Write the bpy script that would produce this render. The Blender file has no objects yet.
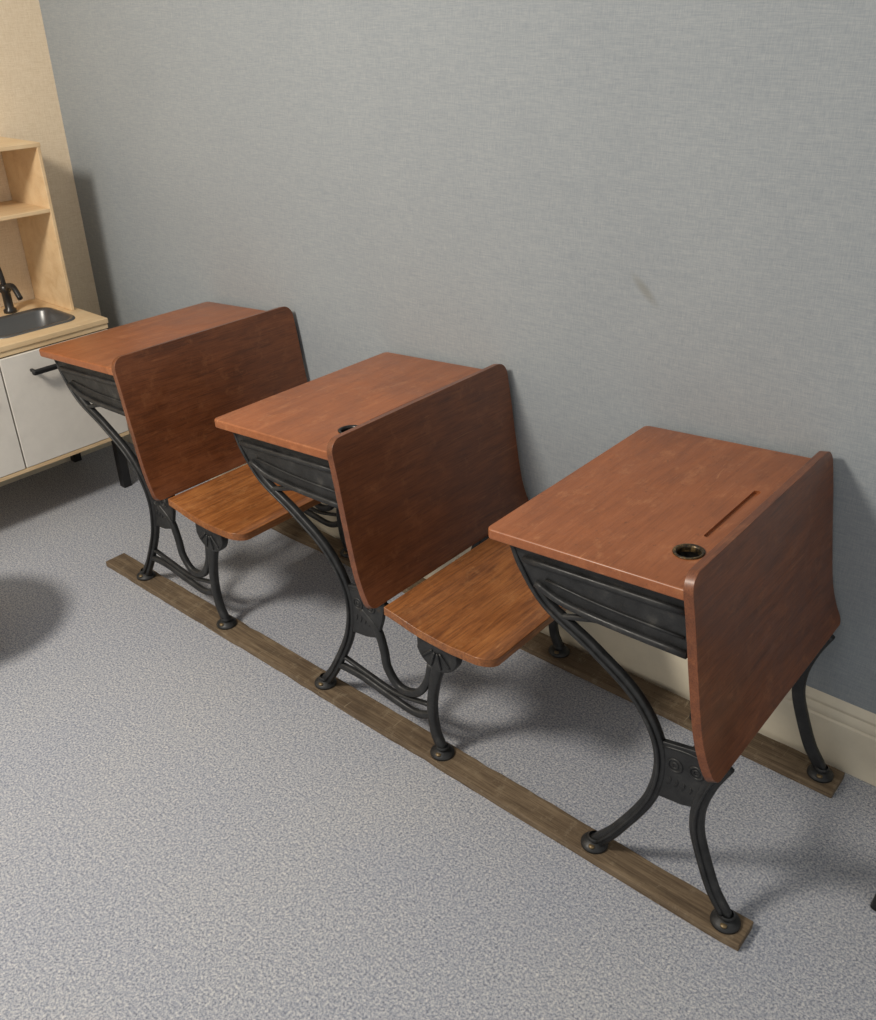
import bpy, bmesh, math, random
from mathutils import Vector, Matrix
random.seed(3)
sc=bpy.context.scene
sc.view_settings.view_transform='Standard'
sc.view_settings.look='None'

# ---------------------------------------------------------------- materials
def newmat(n):
    m=bpy.data.materials.new(n);m.use_nodes=True
    nt=m.node_tree;b=nt.nodes['Principled BSDF'];return m,nt,b
def srgb(r,g,b):
    f=lambda c:(c/255/12.92 if c/255<=.04045 else ((c/255+.055)/1.055)**2.4)
    return (f(r),f(g),f(b),1)
def N(nt,t,**k):
    n=nt.nodes.new(t)
    for a,v in k.items(): setattr(n,a,v)
    return n
def coords(nt,scale=(1,1,1),rot=(0,0,0),kind='Object'):
    tc=N(nt,'ShaderNodeTexCoord');mp=N(nt,'ShaderNodeMapping')
    mp.inputs['Scale'].default_value=scale;mp.inputs['Rotation'].default_value=rot
    nt.links.new(tc.outputs[kind],mp.inputs['Vector']);return mp.outputs['Vector']
def noise(nt,vec,scale,detail=4,rough=.55,dist=0):
    n=N(nt,'ShaderNodeTexNoise');n.inputs['Scale'].default_value=scale;n.inputs['Detail'].default_value=detail
    n.inputs['Roughness'].default_value=rough;n.inputs['Distortion'].default_value=dist
    nt.links.new(vec,n.inputs['Vector']);return n.outputs['Fac']
def ramp(nt,fac,stops):
    r=N(nt,'ShaderNodeValToRGB');e=r.color_ramp.elements
    e[0].position,e[0].color=stops[0];e[1].position,e[1].color=stops[-1]
    for p,c in stops[1:-1]:
        x=e.new(p);x.color=c
    nt.links.new(fac,r.inputs['Fac']);return r.outputs['Color']
def mix(nt,a,b,fac,mode='MIX'):
    m=N(nt,'ShaderNodeMix',data_type='RGBA',blend_type=mode)
    for s,v in ((6,a),(7,b),(0,fac)):
        if isinstance(v,bpy.types.NodeSocket): nt.links.new(v,m.inputs[s])
        else: m.inputs[s].default_value=v
    return m.outputs[2]
def maprange(nt,v,a,b,c=0,d=1):
    f=N(nt,'ShaderNodeMapRange')
    for i,x in enumerate((a,b,c,d)):f.inputs[i+1].default_value=x
    nt.links.new(v,f.inputs[0]);return f.outputs[0]
def bump(nt,b,h,strength,dist=.001):
    n=N(nt,'ShaderNodeBump');n.inputs['Strength'].default_value=strength;n.inputs['Distance'].default_value=dist
    nt.links.new(h,n.inputs['Height']);nt.links.new(n.outputs['Normal'],b.inputs['Normal'])

def wood(name,dark,mid,light,rough=.32,coat=.35,scale=(14,1.6,14),bmp=.12,wear=None,fine=(240,9,240),blotk=.6,finek=.6,spots=.65):
    m,nt,b=newmat(name)
    tc=N(nt,'ShaderNodeTexCoord');oi=N(nt,'ShaderNodeObjectInfo')
    def cc(s):
        ad=N(nt,'ShaderNodeVectorMath',operation='ADD')
        mu=N(nt,'ShaderNodeVectorMath',operation='SCALE');cmb=N(nt,'ShaderNodeCombineXYZ')
        for i in range(3):nt.links.new(oi.outputs['Random'],cmb.inputs[i])
        nt.links.new(cmb.outputs[0],mu.inputs[0]);mu.inputs['Scale'].default_value=7.3
        nt.links.new(tc.outputs['Object'],ad.inputs[0]);nt.links.new(mu.outputs[0],ad.inputs[1])
        mp=N(nt,'ShaderNodeMapping');mp.inputs['Scale'].default_value=s;nt.links.new(ad.outputs[0],mp.inputs['Vector']);return mp.outputs['Vector']
    g=noise(nt,cc(scale),3.0,8,.62,.5)
    c=ramp(nt,g,[(.25,dark),(.5,mid),(.75,light)])
    blot=noise(nt,cc((1,1,1)),6,6,.68)
    c=mix(nt,c,ramp(nt,blot,[(.32,(.64,.58,.54,1)),(.68,(1.14,1.13,1.12,1))]),blotk,'MULTIPLY')
    fg=noise(nt,cc(fine),1.6,5,.65)
    c=mix(nt,c,ramp(nt,fg,[(.36,(.60,.56,.52,1)),(.56,(1.06,1.06,1.06,1))]),finek,'MULTIPLY')
    if wear:
        w=noise(nt,cc((9,5,5)),3.5,9,.78)
        c=mix(nt,c,wear,maprange(nt,w,.54,.78,0,.8))
        w2=noise(nt,cc((30,22,30)),2.5,5,.7)
        c=mix(nt,c,(.045,.02,.01,1),maprange(nt,w2,.62,.74,0,spots))
        w3=noise(nt,cc((70,5,70)),1.3,3,.5,1.5)
        c=mix(nt,c,wear,maprange(nt,w3,.68,.72,0,.5))
    nt.links.new(c,b.inputs['Base Color'])
    nt.links.new(maprange(nt,blot,.3,.7,rough-.06,rough+.14),b.inputs['Roughness'])
    b.inputs['Coat Weight'].default_value=coat;b.inputs['Coat Roughness'].default_value=.3
    bump(nt,b,fg,bmp,.0006)
    return m
M_top=wood('desktop_varnished_wood',srgb(132,77,42),srgb(148,87,49),srgb(158,97,59),.40,.25,wear=srgb(180,122,80),finek=.4,blotk=.5)
M_back=wood('backrest_varnished_wood',srgb(92,51,27),srgb(112,63,33),srgb(126,74,42),.38,.3,wear=srgb(144,92,56),finek=.9,blotk=.6)
M_seat=wood('seat_varnished_wood',srgb(112,66,30),srgb(146,90,44),srgb(168,110,58),.34,.3,wear=srgb(180,126,76),finek=1,fine=(150,7,150),blotk=.7)
M_run=wood('weathered_runner_wood',srgb(78,66,51),srgb(108,93,73),srgb(132,117,95),.8,.0,scale=(1.2,18,18),bmp=.6,fine=(9,200,200),blotk=.9,finek=.9,wear=srgb(152,139,116),spots=.6)

def iron():
    m,nt,b=newmat('black_painted_cast_iron')
    v=coords(nt);n=noise(nt,v,30,5,.6)
    c=ramp(nt,n,[(.3,srgb(24,25,26)),(.6,srgb(41,42,43)),(.8,srgb(70,69,66))])
    ru=noise(nt,v,22,8,.75)
    c=mix(nt,c,srgb(98,82,66),maprange(nt,ru,.60,.74,0,.6))
    nt.links.new(c,b.inputs['Base Color']);nt.links.new(maprange(nt,ru,.4,.7,.38,.68),b.inputs['Roughness'])
    b.inputs['Metallic'].default_value=.1;bump(nt,b,noise(nt,v,120,4,.6),.5,.0014);return m
M_iron=iron()
def plain(name,col,rough=.5,metal=0):
    m,nt,b=newmat(name)
    n=noise(nt,coords(nt),18,4,.6)
    c=mix(nt,col,ramp(nt,n,[(.3,(.95,.95,.95,1)),(.7,(1.03,1.03,1.03,1))]),1.0,'MULTIPLY')
    nt.links.new(c,b.inputs['Base Color']);b.inputs['Roughness'].default_value=rough;b.inputs['Metallic'].default_value=metal
    return m
def agedbrass():
    m,nt,b=newmat('tarnished_inkwell_ring')
    n=noise(nt,coords(nt),90,5,.7)
    c=ramp(nt,n,[(.38,srgb(24,21,18)),(.52,srgb(78,64,42)),(.68,srgb(160,130,82))])
    nt.links.new(c,b.inputs['Base Color']);b.inputs['Roughness'].default_value=.35;b.inputs['Metallic'].default_value=.5;return m
M_ring=agedbrass()
M_brass=plain('dull_bolt_metal',srgb(125,108,80),.45,.6)
M_dark=plain('dark_ink_cup',srgb(20,18,16),.3,.2)
M_white=plain('white_laminate',srgb(228,223,214),.45)
M_cream=plain('cream_baseboard_paint',srgb(220,211,190),.5)
M_steel=plain('grey_sink_metal',srgb(105,106,106),.35,.6)
M_tap=plain('dark_grey_tap_metal',srgb(58,57,56),.3,.5)
M_black=plain('black_plastic',srgb(25,25,26),.45)
M_stool=plain('painted_stool_wood',srgb(190,170,140),.5)
M_birch=wood('birch_plywood',srgb(212,180,136),srgb(226,198,156),srgb(234,210,170),.5,.05,scale=(6,1.5,6),bmp=.05,blotk=.2,finek=.15)

def carpet():
    m,nt,b=newmat('grey_flecked_carpet')
    v=coords(nt)
    n1=noise(nt,v,205,4,.75);n2=noise(nt,v,80,3,.6);n3=noise(nt,v,2.2,3,.5)
    c=ramp(nt,n1,[(.33,srgb(100,104,116)),(.44,srgb(144,148,158)),(.54,srgb(174,177,182)),(.68,srgb(214,212,207))])
    c=mix(nt,c,ramp(nt,n2,[(.32,(.82,.84,.88,1)),(.68,(1.11,1.09,1.07,1))]),.8,'MULTIPLY')
    c=mix(nt,c,ramp(nt,n3,[(.3,(.94,.95,.98,1)),(.7,(1.04,1.03,1.01,1))]),1,'MULTIPLY')
    nt.links.new(c,b.inputs['Base Color']);b.inputs['Roughness'].default_value=.95
    b.inputs['Specular IOR Level'].default_value=.1
    bump(nt,b,n1,.6,.004);return m
def fabric(name,c1,c2,c3,stain=None):
    m,nt,b=newmat(name)
    h=noise(nt,coords(nt,(30,30,460)),1.2,4,.7);ve=noise(nt,coords(nt,(460,460,30)),1.2,4,.7)
    md=N(nt,'ShaderNodeMath',operation='ADD');nt.links.new(h,md.inputs[0]);nt.links.new(ve,md.inputs[1])
    mm=N(nt,'ShaderNodeMath',operation='MULTIPLY');nt.links.new(md.outputs[0],mm.inputs[0]);mm.inputs[1].default_value=.5
    c=ramp(nt,mm.outputs[0],[(.36,c1),(.5,c2),(.64,c3)])
    bl=noise(nt,coords(nt),2.2,6,.65)
    c=mix(nt,c,ramp(nt,bl,[(.3,(.95,.955,.96,1)),(.7,(1.03,1.03,1.025,1))]),1,'MULTIPLY')
    if stain:
        tc=N(nt,'ShaderNodeTexCoord');mp=N(nt,'ShaderNodeMapping',vector_type='TEXTURE')
        mp.inputs['Location'].default_value=stain;mp.inputs['Rotation'].default_value=(0,math.radians(42),0);mp.inputs['Scale'].default_value=(.055,1,.014)
        nt.links.new(tc.outputs['Object'],mp.inputs['Vector'])
        ln=N(nt,'ShaderNodeVectorMath',operation='LENGTH');nt.links.new(mp.outputs['Vector'],ln.inputs[0])
        f=maprange(nt,ln.outputs['Value'],1.0,.3,0,.38)
        c=mix(nt,c,srgb(112,108,92),f)
    nt.links.new(c,b.inputs['Base Color']);b.inputs['Roughness'].default_value=.85
    b.inputs['Specular IOR Level'].default_value=.2
    bump(nt,b,mm.outputs[0],.2,.0008);return m
M_floor=carpet()
M_wall=fabric('blue_grey_fabric_wallcovering',srgb(134,141,147),srgb(147,153,157),srgb(160,164,166),stain=(.771,.627,1.027))
M_wall2=fabric('beige_grasscloth_wallcovering',srgb(218,198,168),srgb(232,214,186),srgb(244,228,204))

# ---------------------------------------------------------------- geometry helpers
def obj_from_bm(bm,name,mat,parent=None,smooth=False,bevel=0,seg=3):
    bmesh.ops.recalc_face_normals(bm,faces=bm.faces)
    me=bpy.data.meshes.new(name);bm.to_mesh(me);bm.free()
    o=bpy.data.objects.new(name,me);sc.collection.objects.link(o)
    me.materials.append(mat)
    if smooth:
        for p in me.polygons:p.use_smooth=True
    if bevel:
        md=o.modifiers.new('bevel','BEVEL');md.width=bevel;md.segments=seg;md.limit_method='ANGLE';md.angle_limit=math.radians(35)
        for p in me.polygons:p.use_smooth=True
        w=o.modifiers.new('wn','WEIGHTED_NORMAL');w.keep_sharp=False
    if parent:o.parent=parent
    return o
def box(name,a,b,mat,parent=None,bevel=.002):
    bm=bmesh.new();bmesh.ops.create_cube(bm,size=1)
    for v in bm.verts:
        v.co=Vector([(a[i]+b[i])/2+v.co[i]*(b[i]-a[i]) for i in range(3)])
    return obj_from_bm(bm,name,mat,parent,bevel=bevel)
def prism(name,poly,axis,lo,hi,mat,parent=None,bevel=.002,seg=3):
    bm=bmesh.new()
    def mk(p,t):
        if axis==1:return (p[0],t,p[1])
        if axis==2:return (p[0],p[1],t)
        return (t,p[0],p[1])
    A=[bm.verts.new(mk(p,lo)) for p in poly];B=[bm.verts.new(mk(p,hi)) for p in poly]
    n=len(poly);bm.faces.new(A);bm.faces.new(B[::-1])
    for i in range(n):bm.faces.new((A[i],B[i],B[(i+1)%n],A[(i+1)%n]))
    return obj_from_bm(bm,name,mat,parent,bevel=bevel,seg=seg)
def rrect(x0,x1,y0,y1,r,n=6):
    if not isinstance(r,(list,tuple)):r=[r]*4
    pts=[]
    for (cx,cy,a0,rr) in ((x1-r[0],y1-r[0],0,r[0]),(x0+r[1],y1-r[1],90,r[1]),(x0+r[2],y0+r[2],180,r[2]),(x1-r[3],y0+r[3],270,r[3])):
        for i in range(n+1):
            a=math.radians(a0+90*i/n);pts.append((cx+rr*math.cos(a),cy+rr*math.sin(a)))
    return pts
def catmull(P,n=8):
    P=[Vector(p) for p in P];Q=[P[0]*2-P[1]]+P+[P[-1]*2-P[-2]];out=[]
    for i in range(1,len(Q)-2):
        for k in range(n):
            t=k/n
            out.append(.5*((2*Q[i])+(Q[i+1]-Q[i-1])*t+(2*Q[i-1]-5*Q[i]+4*Q[i+1]-Q[i+2])*t*t+(3*Q[i]-Q[i-1]-3*Q[i+1]+Q[i+2])*t**3))
    out.append(P[-1].copy());return out
def sweep(name,pts,mat,parent=None,sec=16,n=8,sq=.75):
    C=catmull([Vector(q) for q in pts],n)
    bm=bmesh.new();rings=[]
    for i,c in enumerate(C):
        a=C[max(i-1,0)];b=C[min(i+1,len(C)-1)]
        T=Vector((b[0]-a[0],b[1]-a[1],b[2]-a[2])).normalized()
        Y=Vector((0,1,0));Nn=T.cross(Y).normalized();B=Nn.cross(T).normalized()
        r=[]
        for k in range(sec):
            th=2*math.pi*k/sec;cs,sn=math.cos(th),math.sin(th)
            ux=math.copysign(abs(cs)**sq,cs)*c[3]/2;uy=math.copysign(abs(sn)**sq,sn)*c[4]/2
            r.append(bm.verts.new(Vector((c[0],c[1],c[2]))+Nn*ux+B*uy))
        rings.append(r)
    for a,b in zip(rings,rings[1:]):
        for k in range(sec):bm.faces.new((a[k],a[(k+1)%sec],b[(k+1)%sec],b[k]))
    bm.faces.new(rings[0]);bm.faces.new(rings[-1][::-1])
    return obj_from_bm(bm,name,mat,parent,smooth=True)
def lathe(name,prof,loc,mat,parent=None,n=32):
    bm=bmesh.new();rings=[]
    for r,z in prof:
        rings.append([bm.verts.new((loc[0]+r*math.cos(2*math.pi*k/n),loc[1]+r*math.sin(2*math.pi*k/n),loc[2]+z)) for k in range(n)])
    for a,b in zip(rings,rings[1:]):
        for k in range(n):bm.faces.new((a[k],a[(k+1)%n],b[(k+1)%n],b[k]))
    if prof[0][0]<.002:bm.faces.new(rings[0])
    if prof[-1][0]<.002:bm.faces.new(rings[-1])
    return obj_from_bm(bm,name,mat,parent,smooth=True)
def torus_y(name,cx,cy,cz,R,r,mat,parent):
    bm=bmesh.new();n,m=28,8;rings=[]
    for i in range(n):
        a=2*math.pi*i/n
        rings.append([bm.verts.new((cx+(R+r*math.cos(2*math.pi*j/m))*math.cos(a),cy+r*math.sin(2*math.pi*j/m),cz+(R+r*math.cos(2*math.pi*j/m))*math.sin(a))) for j in range(m)])
    for i in range(n):
        a,b=rings[i],rings[(i+1)%n]
        for j in range(m):bm.faces.new((a[j],a[(j+1)%m],b[(j+1)%m],b[j]))
    return obj_from_bm(bm,name,mat,parent,smooth=True)
def apply_bool(o,cutters):
    for c in cutters:
        md=o.modifiers.new('cut','BOOLEAN');md.object=c;md.operation='DIFFERENCE';md.solver='EXACT'
    bpy.context.view_layer.update()
    dg=bpy.context.evaluated_depsgraph_get();dg.update()
    me=bpy.data.meshes.new_from_object(o.evaluated_get(dg))
    o.modifiers.clear();o.data=me
    for c in cutters:bpy.data.objects.remove(c)

# ---------------------------------------------------------------- room
YW=.627;XW=-1.572
box('floor',(XW-.1,-3.6,-.1),(3.6,YW+.1,0),M_floor,bevel=0)
box('wall_back',(XW-.1,YW,0),(3.6,YW+.1,2.6),M_wall,bevel=0)
box('wall_left',(XW-.1,-3.6,0),(XW,YW,2.6),M_wall2,bevel=0)
bp=[(YW,0),(YW-.016,0),(YW-.016,.125),(YW-.011,.130),(YW-.014,.137),(YW-.012,.148),(YW-.007,.155),(YW-.010,.163),(YW-.006,.176),(YW,.184)]
prism('baseboard_back',bp,0,XW,3.6,M_cream,bevel=.001,seg=1)
bp2=[(XW-(p[0]-YW),p[1]) for p in bp]
prism('baseboard_left',bp2,1,-3.6,YW-.016,M_cream,bevel=.001,seg=1)

# ---------------------------------------------------------------- runners
YN,YF=.047,.548
def runner(name,y0,y1,xl,xr):
    n=60;rr=random.Random(int(y0*1000))
    lo=[(xl+(xr-xl)*i/n,y0+(rr.random()**4)*.004) for i in range(n+1)]
    hi=[(xl+(xr-xl)*i/n,y1-(rr.random()**4)*.004) for i in range(n,-1,-1)]
    return prism(name,lo+hi,2,0.0,.02,M_run,bevel=.002)
runner('floor_runner_board',.013,.083,-.738,1.42)
runner('floor_runner_board',.510,.592,-.738,1.42)

# ---------------------------------------------------------------- desks
def foot(p,x,y,tag):
    lathe('foot_pad_'+tag,[(.001,0),(.029,0),(.029,.005),(.023,.009),(.016,.015),(.001,.017)],(x,y,.0202),M_iron,p,24)
    lathe('foot_bolt_'+tag,[(.001,0),(.007,0),(.0065,.003),(.001,.004)],(x+.004,y-.019,.0305),M_brass,p,12)
    lathe('ankle_collar_'+tag,[(.013,0),(.017,.004),(.013,.009)],(x,y,.036),M_iron,p,20)

def seat_unit(name,X,kind):
    e=bpy.data.objects.new(name,None);sc.collection.objects.link(e);e.location=(X,0,0)
    zf,zb=.726,.758;L=.405;ang=math.atan2(zb-zf,L)
    top=prism('desktop',rrect(-.006,L-.004,-.006,.604,[.004,.014,.014,.004]),2,-.022,0,M_top,None,bevel=.006,seg=4)
    bm=bmesh.new();bmesh.ops.create_cone(bm,cap_ends=True,segments=40,radius1=.0245,radius2=.0245,depth=.1)
    for v in bm.verts:v.co+=Vector((.348,.111,0))
    c1=obj_from_bm(bm,'c1',M_dark)
    c2=prism('c2',rrect(.342,.356,.176,.40,.0068),2,-.006,.02,M_top,bevel=0)
    apply_bool(top,[c1,c2])
    top.parent=e
    top.location=(0,0,zf);top.rotation_euler=(0,-ang,0)
    cup=lathe('inkwell_cup',[(.001,-.036),(.021,-.036),(.0243,-.01),(.0243,-.001),(.0215,-.001),(.0205,-.012),(.018,-.032),(.001,-.033)],(0,0,0),M_dark,e)
    ring=lathe('inkwell_ring',[(.0245,-.004),(.0275,.0006),(.0278,.0018),(.0225,.0020),(.0210,-.003),(.0205,-.010)],(0,0,0),M_ring if kind=='no_seat' else M_dark,e)
    for q in (cup,ring):
        q.location=(.348*math.cos(ang),.111,zf+.348*math.sin(ang));q.rotation_euler=(0,-ang,0)
    F=catmull([(.409,.787),(.427,.70),(.446,.595),(.467,.49),(.485,.435),(.506,.395)],8)
    th=.018
    nrm=[]
    for i,c in enumerate(F):
        a=F[max(i-1,0)];b=F[min(i+1,len(F)-1)];t=(b-a).normalized();nrm.append(Vector((t[1],-t[0])))
    back=[c+n*th for c,n in zip(F,nrm)]
    S=[0]
    for a,b in zip(F,F[1:]):S.append(S[-1]+(b-a).length)
    Lt=S[-1];bm=bmesh.new();fr=[];bk=[]
    y0,y1=-.010,.612;rt,rb=.032,.020
    fine=sorted(set([0]+[rt*(1-math.cos(math.pi/2*i/6)) for i in range(1,7)]+[s for s in S if rt<s<Lt-rb]+[Lt-rb*(1-math.sin(math.pi/2*i/5)) for i in range(0,6)]))
    def ev(arr,s):
        for i in range(len(S)-1):
            if s<=S[i+1]+1e-9:
                t=(s-S[i])/(S[i+1]-S[i]);return arr[i].lerp(arr[i+1],t)
        return arr[-1]
    for s in fine:
        ins=0
        if s<rt:ins=rt-math.sqrt(max(0,rt*rt-(rt-s)**2))
        if s>Lt-rb:ins=rb-math.sqrt(max(0,rb*rb-(s-(Lt-rb))**2))
        f=ev(F,s);b=ev(back,s)
        ys=[y0+ins+(y1-y0-2*ins)*j/8 for j in range(9)]
        fr.append([bm.verts.new((f[0],y,f[1])) for y in ys]);bk.append([bm.verts.new((b[0],y,b[1])) for y in ys])
    m=len(fine)
    for i in range(m-1):
        for j in range(8):
            bm.faces.new((fr[i][j],fr[i][j+1],fr[i+1][j+1],fr[i+1][j]))
            bm.faces.new((bk[i][j],bk[i+1][j],bk[i+1][j+1],bk[i][j+1]))
        bm.faces.new((fr[i][0],fr[i+1][0],bk[i+1][0],bk[i][0]))
        bm.faces.new((fr[i][8],bk[i][8],bk[i+1][8],fr[i+1][8]))
    for j in range(8):
        bm.faces.new((fr[0][j],bk[0][j],bk[0][j+1],fr[0][j+1]))
        bm.faces.new((fr[-1][j],fr[-1][j+1],bk[-1][j+1],bk[-1][j]))
    obj_from_bm(bm,'backrest',M_back,e,bevel=.006,seg=4)
    zt=lambda x:zf-.024+(x)*(zb-zf)/L
    for tag,ya,yb in (('near',.018,.028),('far',.572,.582)):
        prism('book_box_side_'+tag,[(.035,zt(.035)),(.40,zt(.40)),(.412,.612),(.15,.606),(.10,.625),(.06,.668)],1,ya,yb,M_iron,e,bevel=.002)
        yy=ya-.004 if tag=='near' else yb+.004
        sweep('box_moulding_upper_'+tag,[(.07,yy,.678,.012,.012),(.23,yy,.690,.012,.012),(.40,yy,.703,.012,.012)],M_iron,e,n=3)
        sweep('box_moulding_lower_'+tag,[(.10,yy,.636,.014,.014),(.16,yy,.618,.014,.014),(.26,yy,.615,.014,.014),(.410,yy,.620,.014,.014)],M_iron,e,n=4)
        sweep('box_moulding_mid_'+tag,[(.12,yy+.002,.650,.005,.006),(.24,yy+.002,.645,.005,.006),(.40,yy+.002,.650,.005,.006)],M_iron,e,n=3)
    prism('book_box_bottom',[(.12,.612),(.410,.606),(.410,.612),(.12,.618)],1,.028,.572,M_iron,e,bevel=.001)
    box('book_box_back',(.392,.028,.612),(.398,.572,.725),M_iron,e,bevel=.001)
    for tag,y,yt in (('near',YN,.030),('far',YF,.570)):
        sg=-1 if tag=='near' else 1
        def Y(z):return y+(yt-y)*max(0,min(1,(z-.35)/.3))
        W,T=.026,.018
        P=[(.040,.700),(.066,.650),(.118,.585),(.222,.528),(.322,.456),(.374,.355),(.368,.240),(.310,.110),(.270,.045),(.257,.026)]
        sweep('front_leg_'+tag,[(x,Y(z),z,W*(1.0 if 1<i<8 else 1.15),T) for i,(x,z) in enumerate(P)],M_iron,e,sq=.5)
        sweep('front_leg_rib_'+tag,[(x,Y(z)+sg*.009,z,.007,.012) for x,z in P[:-1]],M_iron,e,sec=10)
        sweep('leg_scroll_'+tag,[(x,Y(z)+sg*.002,z,w,.012) for x,z,w in [(.150,.572,.010),(.185,.585,.012),(.230,.600,.012),(.290,.606,.010)]],M_iron,e,n=5)
        sweep('backrest_strap_'+tag,[(x,Y(z),z,w,.020) for x,z,w in [(.399,.69,.014),(.419,.60,.014),(.438,.50,.014),(.462,.42,.016),(.482,.375,.018)]],M_iron,e)
        prism('side_plate_'+tag,[(.372,.385),(.46,.405),(.497,.392),(.486,.33),(.468,.272),(.43,.258),(.375,.25),(.378,.32)],1,y-.006,y+.006,M_iron,e,bevel=.002)
        torus_y('plate_emblem_a_'+tag,.408,y+sg*.006,.345,.014,.0026,M_iron,e)
        torus_y('plate_emblem_a_inner_'+tag,.408,y+sg*.006,.345,.006,.002,M_iron,e)
        torus_y('plate_emblem_b_'+tag,.450,y+sg*.006,.352,.013,.0026,M_iron,e)
        torus_y('plate_emblem_b_inner_'+tag,.450,y+sg*.006,.352,.006,.002,M_iron,e)
        sweep('plate_rim_top_'+tag,[(.380,y+sg*.006,.378,.004,.005),(.43,y+sg*.006,.388,.004,.005),(.487,y+sg*.006,.386,.004,.005)],M_iron,e,n=4,sec=8)
        for j in range(5):
            sweep('plate_letter_%d_%s'%(j,tag),[(.400+j*.014,y+sg*.006,.296,.003,.004),(.404+j*.014,y+sg*.006,.306,.003,.004),(.402+j*.014,y+sg*.006,.312,.003,.004)],M_iron,e,n=3,sec=8)
        foot(e,.257,y,'front_'+tag)
        if kind=='no_seat':
            R=[(.500,.395),(.478,.34),(.464,.276),(.466,.22),(.483,.165),(.515,.09),(.545,.045),(.552,.026)]
            sweep('rear_leg_'+tag,[(x,y,z,.028,.018) for x,z in R],M_iron,e,sq=.5)
            sweep('rear_leg_rib_'+tag,[(x,y+sg*.009,z,.007,.012) for x,z in R[:-1]],M_iron,e,sec=10)
            foot(e,.552,y,'rear_'+tag)
        else:
            sweep('hook_brace_'+tag,[(x,y,z,.020,.018) for x,z in [(.415,.33),(.462,.295),(.482,.24),(.492,.19),(.53,.152),(.585,.165),(.62,.22),(.632,.275)]],M_iron,e,sq=.6)
            sweep('lower_bar_'+tag,[(x,y,z,.020,.016) for x,z in [(.315,.115),(.40,.118),(.50,.105),(.58,.10),(.635,.125)]],M_iron,e)
            sweep('lower_bar_b_'+tag,[(x,y,z,.010,.014) for x,z in [(.338,.150),(.42,.138),(.52,.128),(.625,.150)]],M_iron,e)
            sweep('seat_leg_'+tag,[(x,y,z,w,.022) for x,z,w in [(.655,.33,.05),(.652,.28,.035),(.640,.22,.026),(.632,.15,.024),(.640,.08,.024),(.655,.045,.026),(.660,.026,.028)]],M_iron,e,sq=.6)
            fan=[(.598,.345),(.598,.318)]+[(.655+.062*math.cos(math.radians(a)),.335+.062*math.sin(math.radians(a))) for a in range(200,350,15)]+[(.715,.322),(.712,.345)]
            prism('hinge_fan_'+tag,fan,1,y-.011,y+.011,M_iron,e,bevel=.003)
            for a in (225,255,285,315):
                ca,sa=math.cos(math.radians(a)),math.sin(math.radians(a))
                sweep('fan_rib_%d_%s'%(a,tag),[(.655+.015*ca,y+sg*.011,.338+.015*sa,.006,.008),(.655+.035*ca,y+sg*.012,.338+.035*sa,.006,.008),(.655+.056*ca,y+sg*.011,.338+.056*sa,.006,.008)],M_iron,e,n=3,sec=8)
            sweep('seat_arm_'+tag,[(.545,y,.374,.012,.022),(.60,y,.355,.022,.022),(.655,y,.348,.03,.022),(.72,y,.353,.018,.022),(.785,y,.362,.010,.022)],M_iron,e)
            sweep('seat_link_'+tag,[(.47,y,.375,.016,.016),(.52,y,.372,.016,.016),(.56,y,.370,.014,.016)],M_iron,e,n=4)
            foot(e,.660,y,'rear_'+tag)
    if kind!='no_seat':
        T=catmull([(.522,.402),(.56,.397),(.62,.388),(.70,.385),(.76,.389),(.80,.392),(.822,.388)],6)
        bm=bmesh.new();up=[];dn=[];x0,x1=.522,.822;ya,yb=.012,.588
        xs=sorted(set([c[0] for c in T if c[0]<.785]+[x1-.04*(1-math.sin(math.pi/2*i/6)) for i in range(7)]))
        def zz(x):
            for a,b in zip(T,T[1:]):
                if x<=b[0]+1e-9:return a[1]+(b[1]-a[1])*(x-a[0])/(b[0]-a[0])
            return T[-1][1]
        for x in xs:
            ins=0;r=.04
            if x>x1-r:ins=r-math.sqrt(max(0,r*r-(x-(x1-r))**2))
            ys=[ya+ins+(yb-ya-2*ins)*j/8 for j in range(9)]
            up.append([bm.verts.new((x,y,zz(x))) for y in ys]);dn.append([bm.verts.new((x,y,zz(x)-.021)) for y in ys])
        for i in range(len(xs)-1):
            for j in range(8):
                bm.faces.new((up[i][j],up[i+1][j],up[i+1][j+1],up[i][j+1]));bm.faces.new((dn[i][j],dn[i][j+1],dn[i+1][j+1],dn[i+1][j]))
            bm.faces.new((up[i][0],dn[i][0],dn[i+1][0],up[i+1][0]));bm.faces.new((up[i][8],up[i+1][8],dn[i+1][8],dn[i][8]))
        for j in range(8):
            bm.faces.new((up[0][j],up[0][j+1],dn[0][j+1],dn[0][j]));bm.faces.new((up[-1][j],dn[-1][j],dn[-1][j+1],up[-1][j+1]))
        obj_from_bm(bm,'seat',M_seat,e,bevel=.007,seg=4)
    def rod(nm,x,z,r=.006):
        bm=bmesh.new();bmesh.ops.create_cone(bm,cap_ends=True,segments=14,radius1=r,radius2=r,depth=YF-YN)
        for v in bm.verts:v.co=Vector((x+v.co.x,(YN+YF)/2+v.co.z,z+v.co.y))
        obj_from_bm(bm,nm,M_iron,e,smooth=True)
    rod('cross_rod',.40,.30)
    if kind!='no_seat':rod('seat_hinge_rod',.655,.352,.007)
    return e
seat_unit('antique_school_desk',-.817,'seat')
seat_unit('antique_school_desk',0,'seat')
seat_unit('antique_school_desk',.825,'no_seat')

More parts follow.
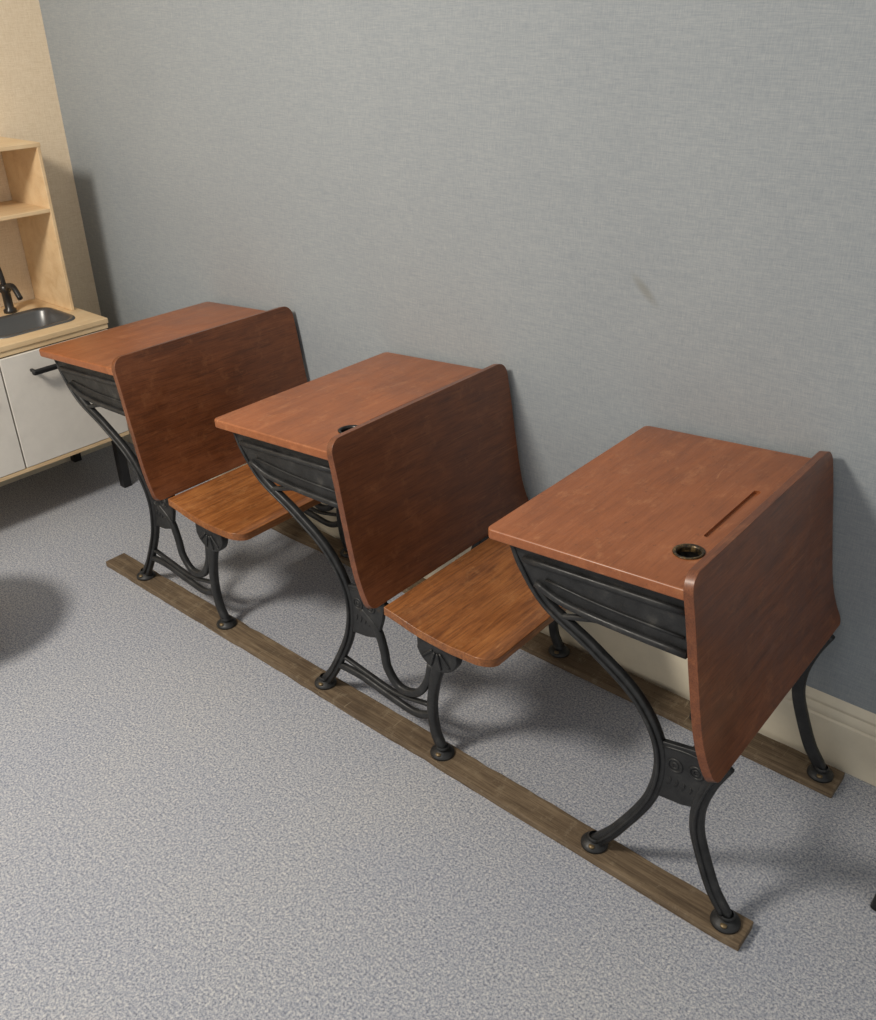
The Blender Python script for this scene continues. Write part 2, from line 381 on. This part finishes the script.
# ---------------------------------------------------------------- play kitchen
k=bpy.data.objects.new('toy_play_kitchen',None);sc.collection.objects.link(k)
KX,KY,KZ,KB=-1.138,.410,.656,.218;KW=.77;KL=KY-KW;BX=XW+.002
top=box('countertop',(BX,KL,KZ-.018),(KX,KY,KZ),M_birch,None,bevel=.002)
c=prism('cc',rrect(-1.425,-1.215,.06,.335,.04),2,KZ-.1,KZ+.1,M_steel,bevel=0)
apply_bool(top,[c]);top.parent=k
def ringpts(x0,x1,y0,y1,r,z):return [(p[0],p[1],z) for p in rrect(x0,x1,y0,y1,r)]
bm=bmesh.new();levels=[ringpts(-1.437,-1.203,.048,.347,.05,KZ+.0005),ringpts(-1.435,-1.205,.050,.345,.05,KZ+.005),ringpts(-1.424,-1.216,.061,.334,.04,KZ+.005),ringpts(-1.418,-1.222,.067,.328,.038,KZ-.005),ringpts(-1.410,-1.230,.075,.320,.035,KZ-.055),ringpts(-1.39,-1.25,.095,.30,.03,KZ-.062)]
rg=[[bm.verts.new(p) for p in l] for l in levels]
for a,b in zip(rg,rg[1:]):
    n=len(a)
    for i in range(n):bm.faces.new((a[i],a[(i+1)%n],b[(i+1)%n],b[i]))
bm.faces.new(rg[-1]);obj_from_bm(bm,'sink_basin',M_steel,k,smooth=True)
lathe('tap_base',[(.001,0),(.022,0),(.022,.01),(.015,.016),(.015,.07),(.020,.075),(.020,.098),(.001,.10)],(-1.475,.235,KZ),M_tap,k)
sweep('tap_spout',[(-1.475,.235,KZ+.06,.018,.018),(-1.45,.235,KZ+.095,.018,.018),(-1.41,.235,KZ+.10,.018,.018),(-1.375,.235,KZ+.065,.018,.018)],M_tap,k)
sweep('tap_lever',[(-1.475,.235,KZ+.09,.014,.018),(-1.480,.235,KZ+.14,.012,.014),(-1.495,.235,KZ+.17,.012,.014)],M_tap,k)
box('cabinet_side_right',(BX,KY-.014,KB),(KX-.018,KY-.002,KZ-.018),M_birch,k)
box('cabinet_side_left',(BX,KL+.002,KB),(KX-.018,KL+.014,KZ-.018),M_birch,k)
box('cabinet_bottom',(BX,KL+.002,KB),(KX-.001,KY-.002,KB+.014),M_birch,k)
box('cabinet_back',(BX,KL+.014,KB+.014),(BX+.006,KY-.014,KZ-.018),M_birch,k,bevel=0)
box('front_rail',(KX-.016,KL+.002,KZ-.036),(KX-.004,KY-.002,KZ-.018),M_birch,k)
box('cabinet_door_right',(KX-.014,.012,KB+.016),(KX,KY-.004,KZ-.040),M_white,k)
box('cabinet_door_left',(KX-.014,KL+.004,KB+.016),(KX,.007,KZ-.040),M_white,k)
for t,y0,y1 in (('right',.092,.262),('left',-.25,-.09)):
    box('door_handle_'+t,(KX+.024,y0,.547),(KX+.042,y1,.565),M_black,k,bevel=.007)
    for i,y in enumerate((y0+.014,y1-.014)):box('handle_post_%s_%d'%(t,i),(KX-.002,y-.005,.551),(KX+.028,y+.005,.561),M_black,k)
for i,(x,y) in enumerate(((KX-.05,KY-.03),(KX-.05,KL+.03),(BX+.03,KY-.03),(BX+.03,KL+.03))):
    box('leg_%d'%i,(x-.016,y-.016,0),(x+.016,y+.016,KB),M_black,k)
SX=-1.315;ST=1.209;SY=KY-.018
box('shelf_side_right',(BX,SY-.014,KZ),(SX,SY-.002,ST),M_birch,k)
box('shelf_side_left',(BX,KL+.002,KZ),(SX,KL+.014,ST),M_birch,k)
box('shelf_top',(BX,KL,ST-.012),(SX+.001,SY,ST+.002),M_birch,k)
box('shelf_middle',(BX,KL+.014,.992),(SX-.001,SY-.014,1.005),M_birch,k)

# ---------------------------------------------------------------- furniture at the frame edges
st=bpy.data.objects.new('unseen_shadow_stool',None);sc.collection.objects.link(st)  # unseen stool, added so its round shadow falls on the floor at left
lathe('seat',[(.001,.285),(.19,.285),(.215,.29),(.22,.30),(.215,.312),(.19,.318),(.001,.318)],(-.69,-.555,0),M_stool,st,40)
for i in range(4):
    a=math.radians(45+90*i);cx,cy=-.69+.11*math.cos(a),-.555+.11*math.sin(a);bx,by=-.69+.16*math.cos(a),-.555+.16*math.sin(a)
    sweep('leg_%d'%i,[(cx,cy,.29,.03,.03),((cx+bx)/2,(cy+by)/2,.15,.028,.028),(bx,by,.0,.022,.022)],M_stool,st)
ch=bpy.data.objects.new('small_black_chair',None);sc.collection.objects.link(ch)
CX,CY=1.74,.42
prism('seat',rrect(CX-.15,CX+.15,CY-.15,CY+.15,.04),2,.30,.325,M_black,ch,bevel=.006)
for i,(sx,sy) in enumerate(((-1,-1),(1,-1),(1,1),(-1,1))):
    tx,ty=CX+sx*.125,CY+sy*.125;bx,by=CX+sx*.15,CY+sy*.135
    sweep('leg_%d'%i,[(tx,ty,.31,.024,.024),((tx+bx)/2,(ty+by)/2,.15,.024,.024),(bx,by,0,.024,.024)],M_black,ch)
sweep('back_post_0',[(CX+.13,CY-.12,.31,.02,.02),(CX+.15,CY-.12,.45,.02,.02),(CX+.17,CY-.12,.6,.02,.02)],M_black,ch)
sweep('back_post_1',[(CX+.13,CY+.12,.31,.02,.02),(CX+.15,CY+.12,.45,.02,.02),(CX+.17,CY+.12,.6,.02,.02)],M_black,ch)
box('back_panel',(CX+.152,CY-.14,.48),(CX+.168,CY+.14,.61),M_black,ch,bevel=.006)

# ---------------------------------------------------------------- camera
cam=bpy.data.cameras.new('camera');co=bpy.data.objects.new('camera',cam);sc.collection.objects.link(co);sc.camera=co
a,e_,r=.712,.509,-.017
fw=Vector((-math.sin(a)*math.cos(e_),math.cos(a)*math.cos(e_),-math.sin(e_)));r0=Vector((math.cos(a),math.sin(a),0));u0=r0.cross(fw)
R=math.cos(r)*r0+math.sin(r)*u0;U=-math.sin(r)*r0+math.cos(r)*u0
co.matrix_world=Matrix(((R.x,U.x,-fw.x,1.713),(R.y,U.y,-fw.y,-1.183),(R.z,U.z,-fw.z,1.589),(0,0,0,1)))
cam.sensor_fit='HORIZONTAL';cam.sensor_width=36;cam.lens=910.24/876*36;cam.shift_x=(438-435.6)/876;cam.clip_start=.02

# ---------------------------------------------------------------- light
w=bpy.data.worlds.new('world');sc.world=w;w.use_nodes=True
bg=w.node_tree.nodes['Background'];bg.inputs[0].default_value=(1,.98,.95,1);bg.inputs[1].default_value=.6
def area(name,loc,tgt,size,power,col):
    l=bpy.data.lights.new(name,'AREA');l.shape='DISK';l.size=size;l.energy=power;l.color=col
    o=bpy.data.objects.new(name,l);sc.collection.objects.link(o);o.location=loc
    o.rotation_euler=(Vector(tgt)-Vector(loc)).to_track_quat('-Z','Y').to_euler();return o
area('ceiling_light',(-.2,-1.7,2.45),(.1,-.2,.2),.5,65,(1,.92,.81))
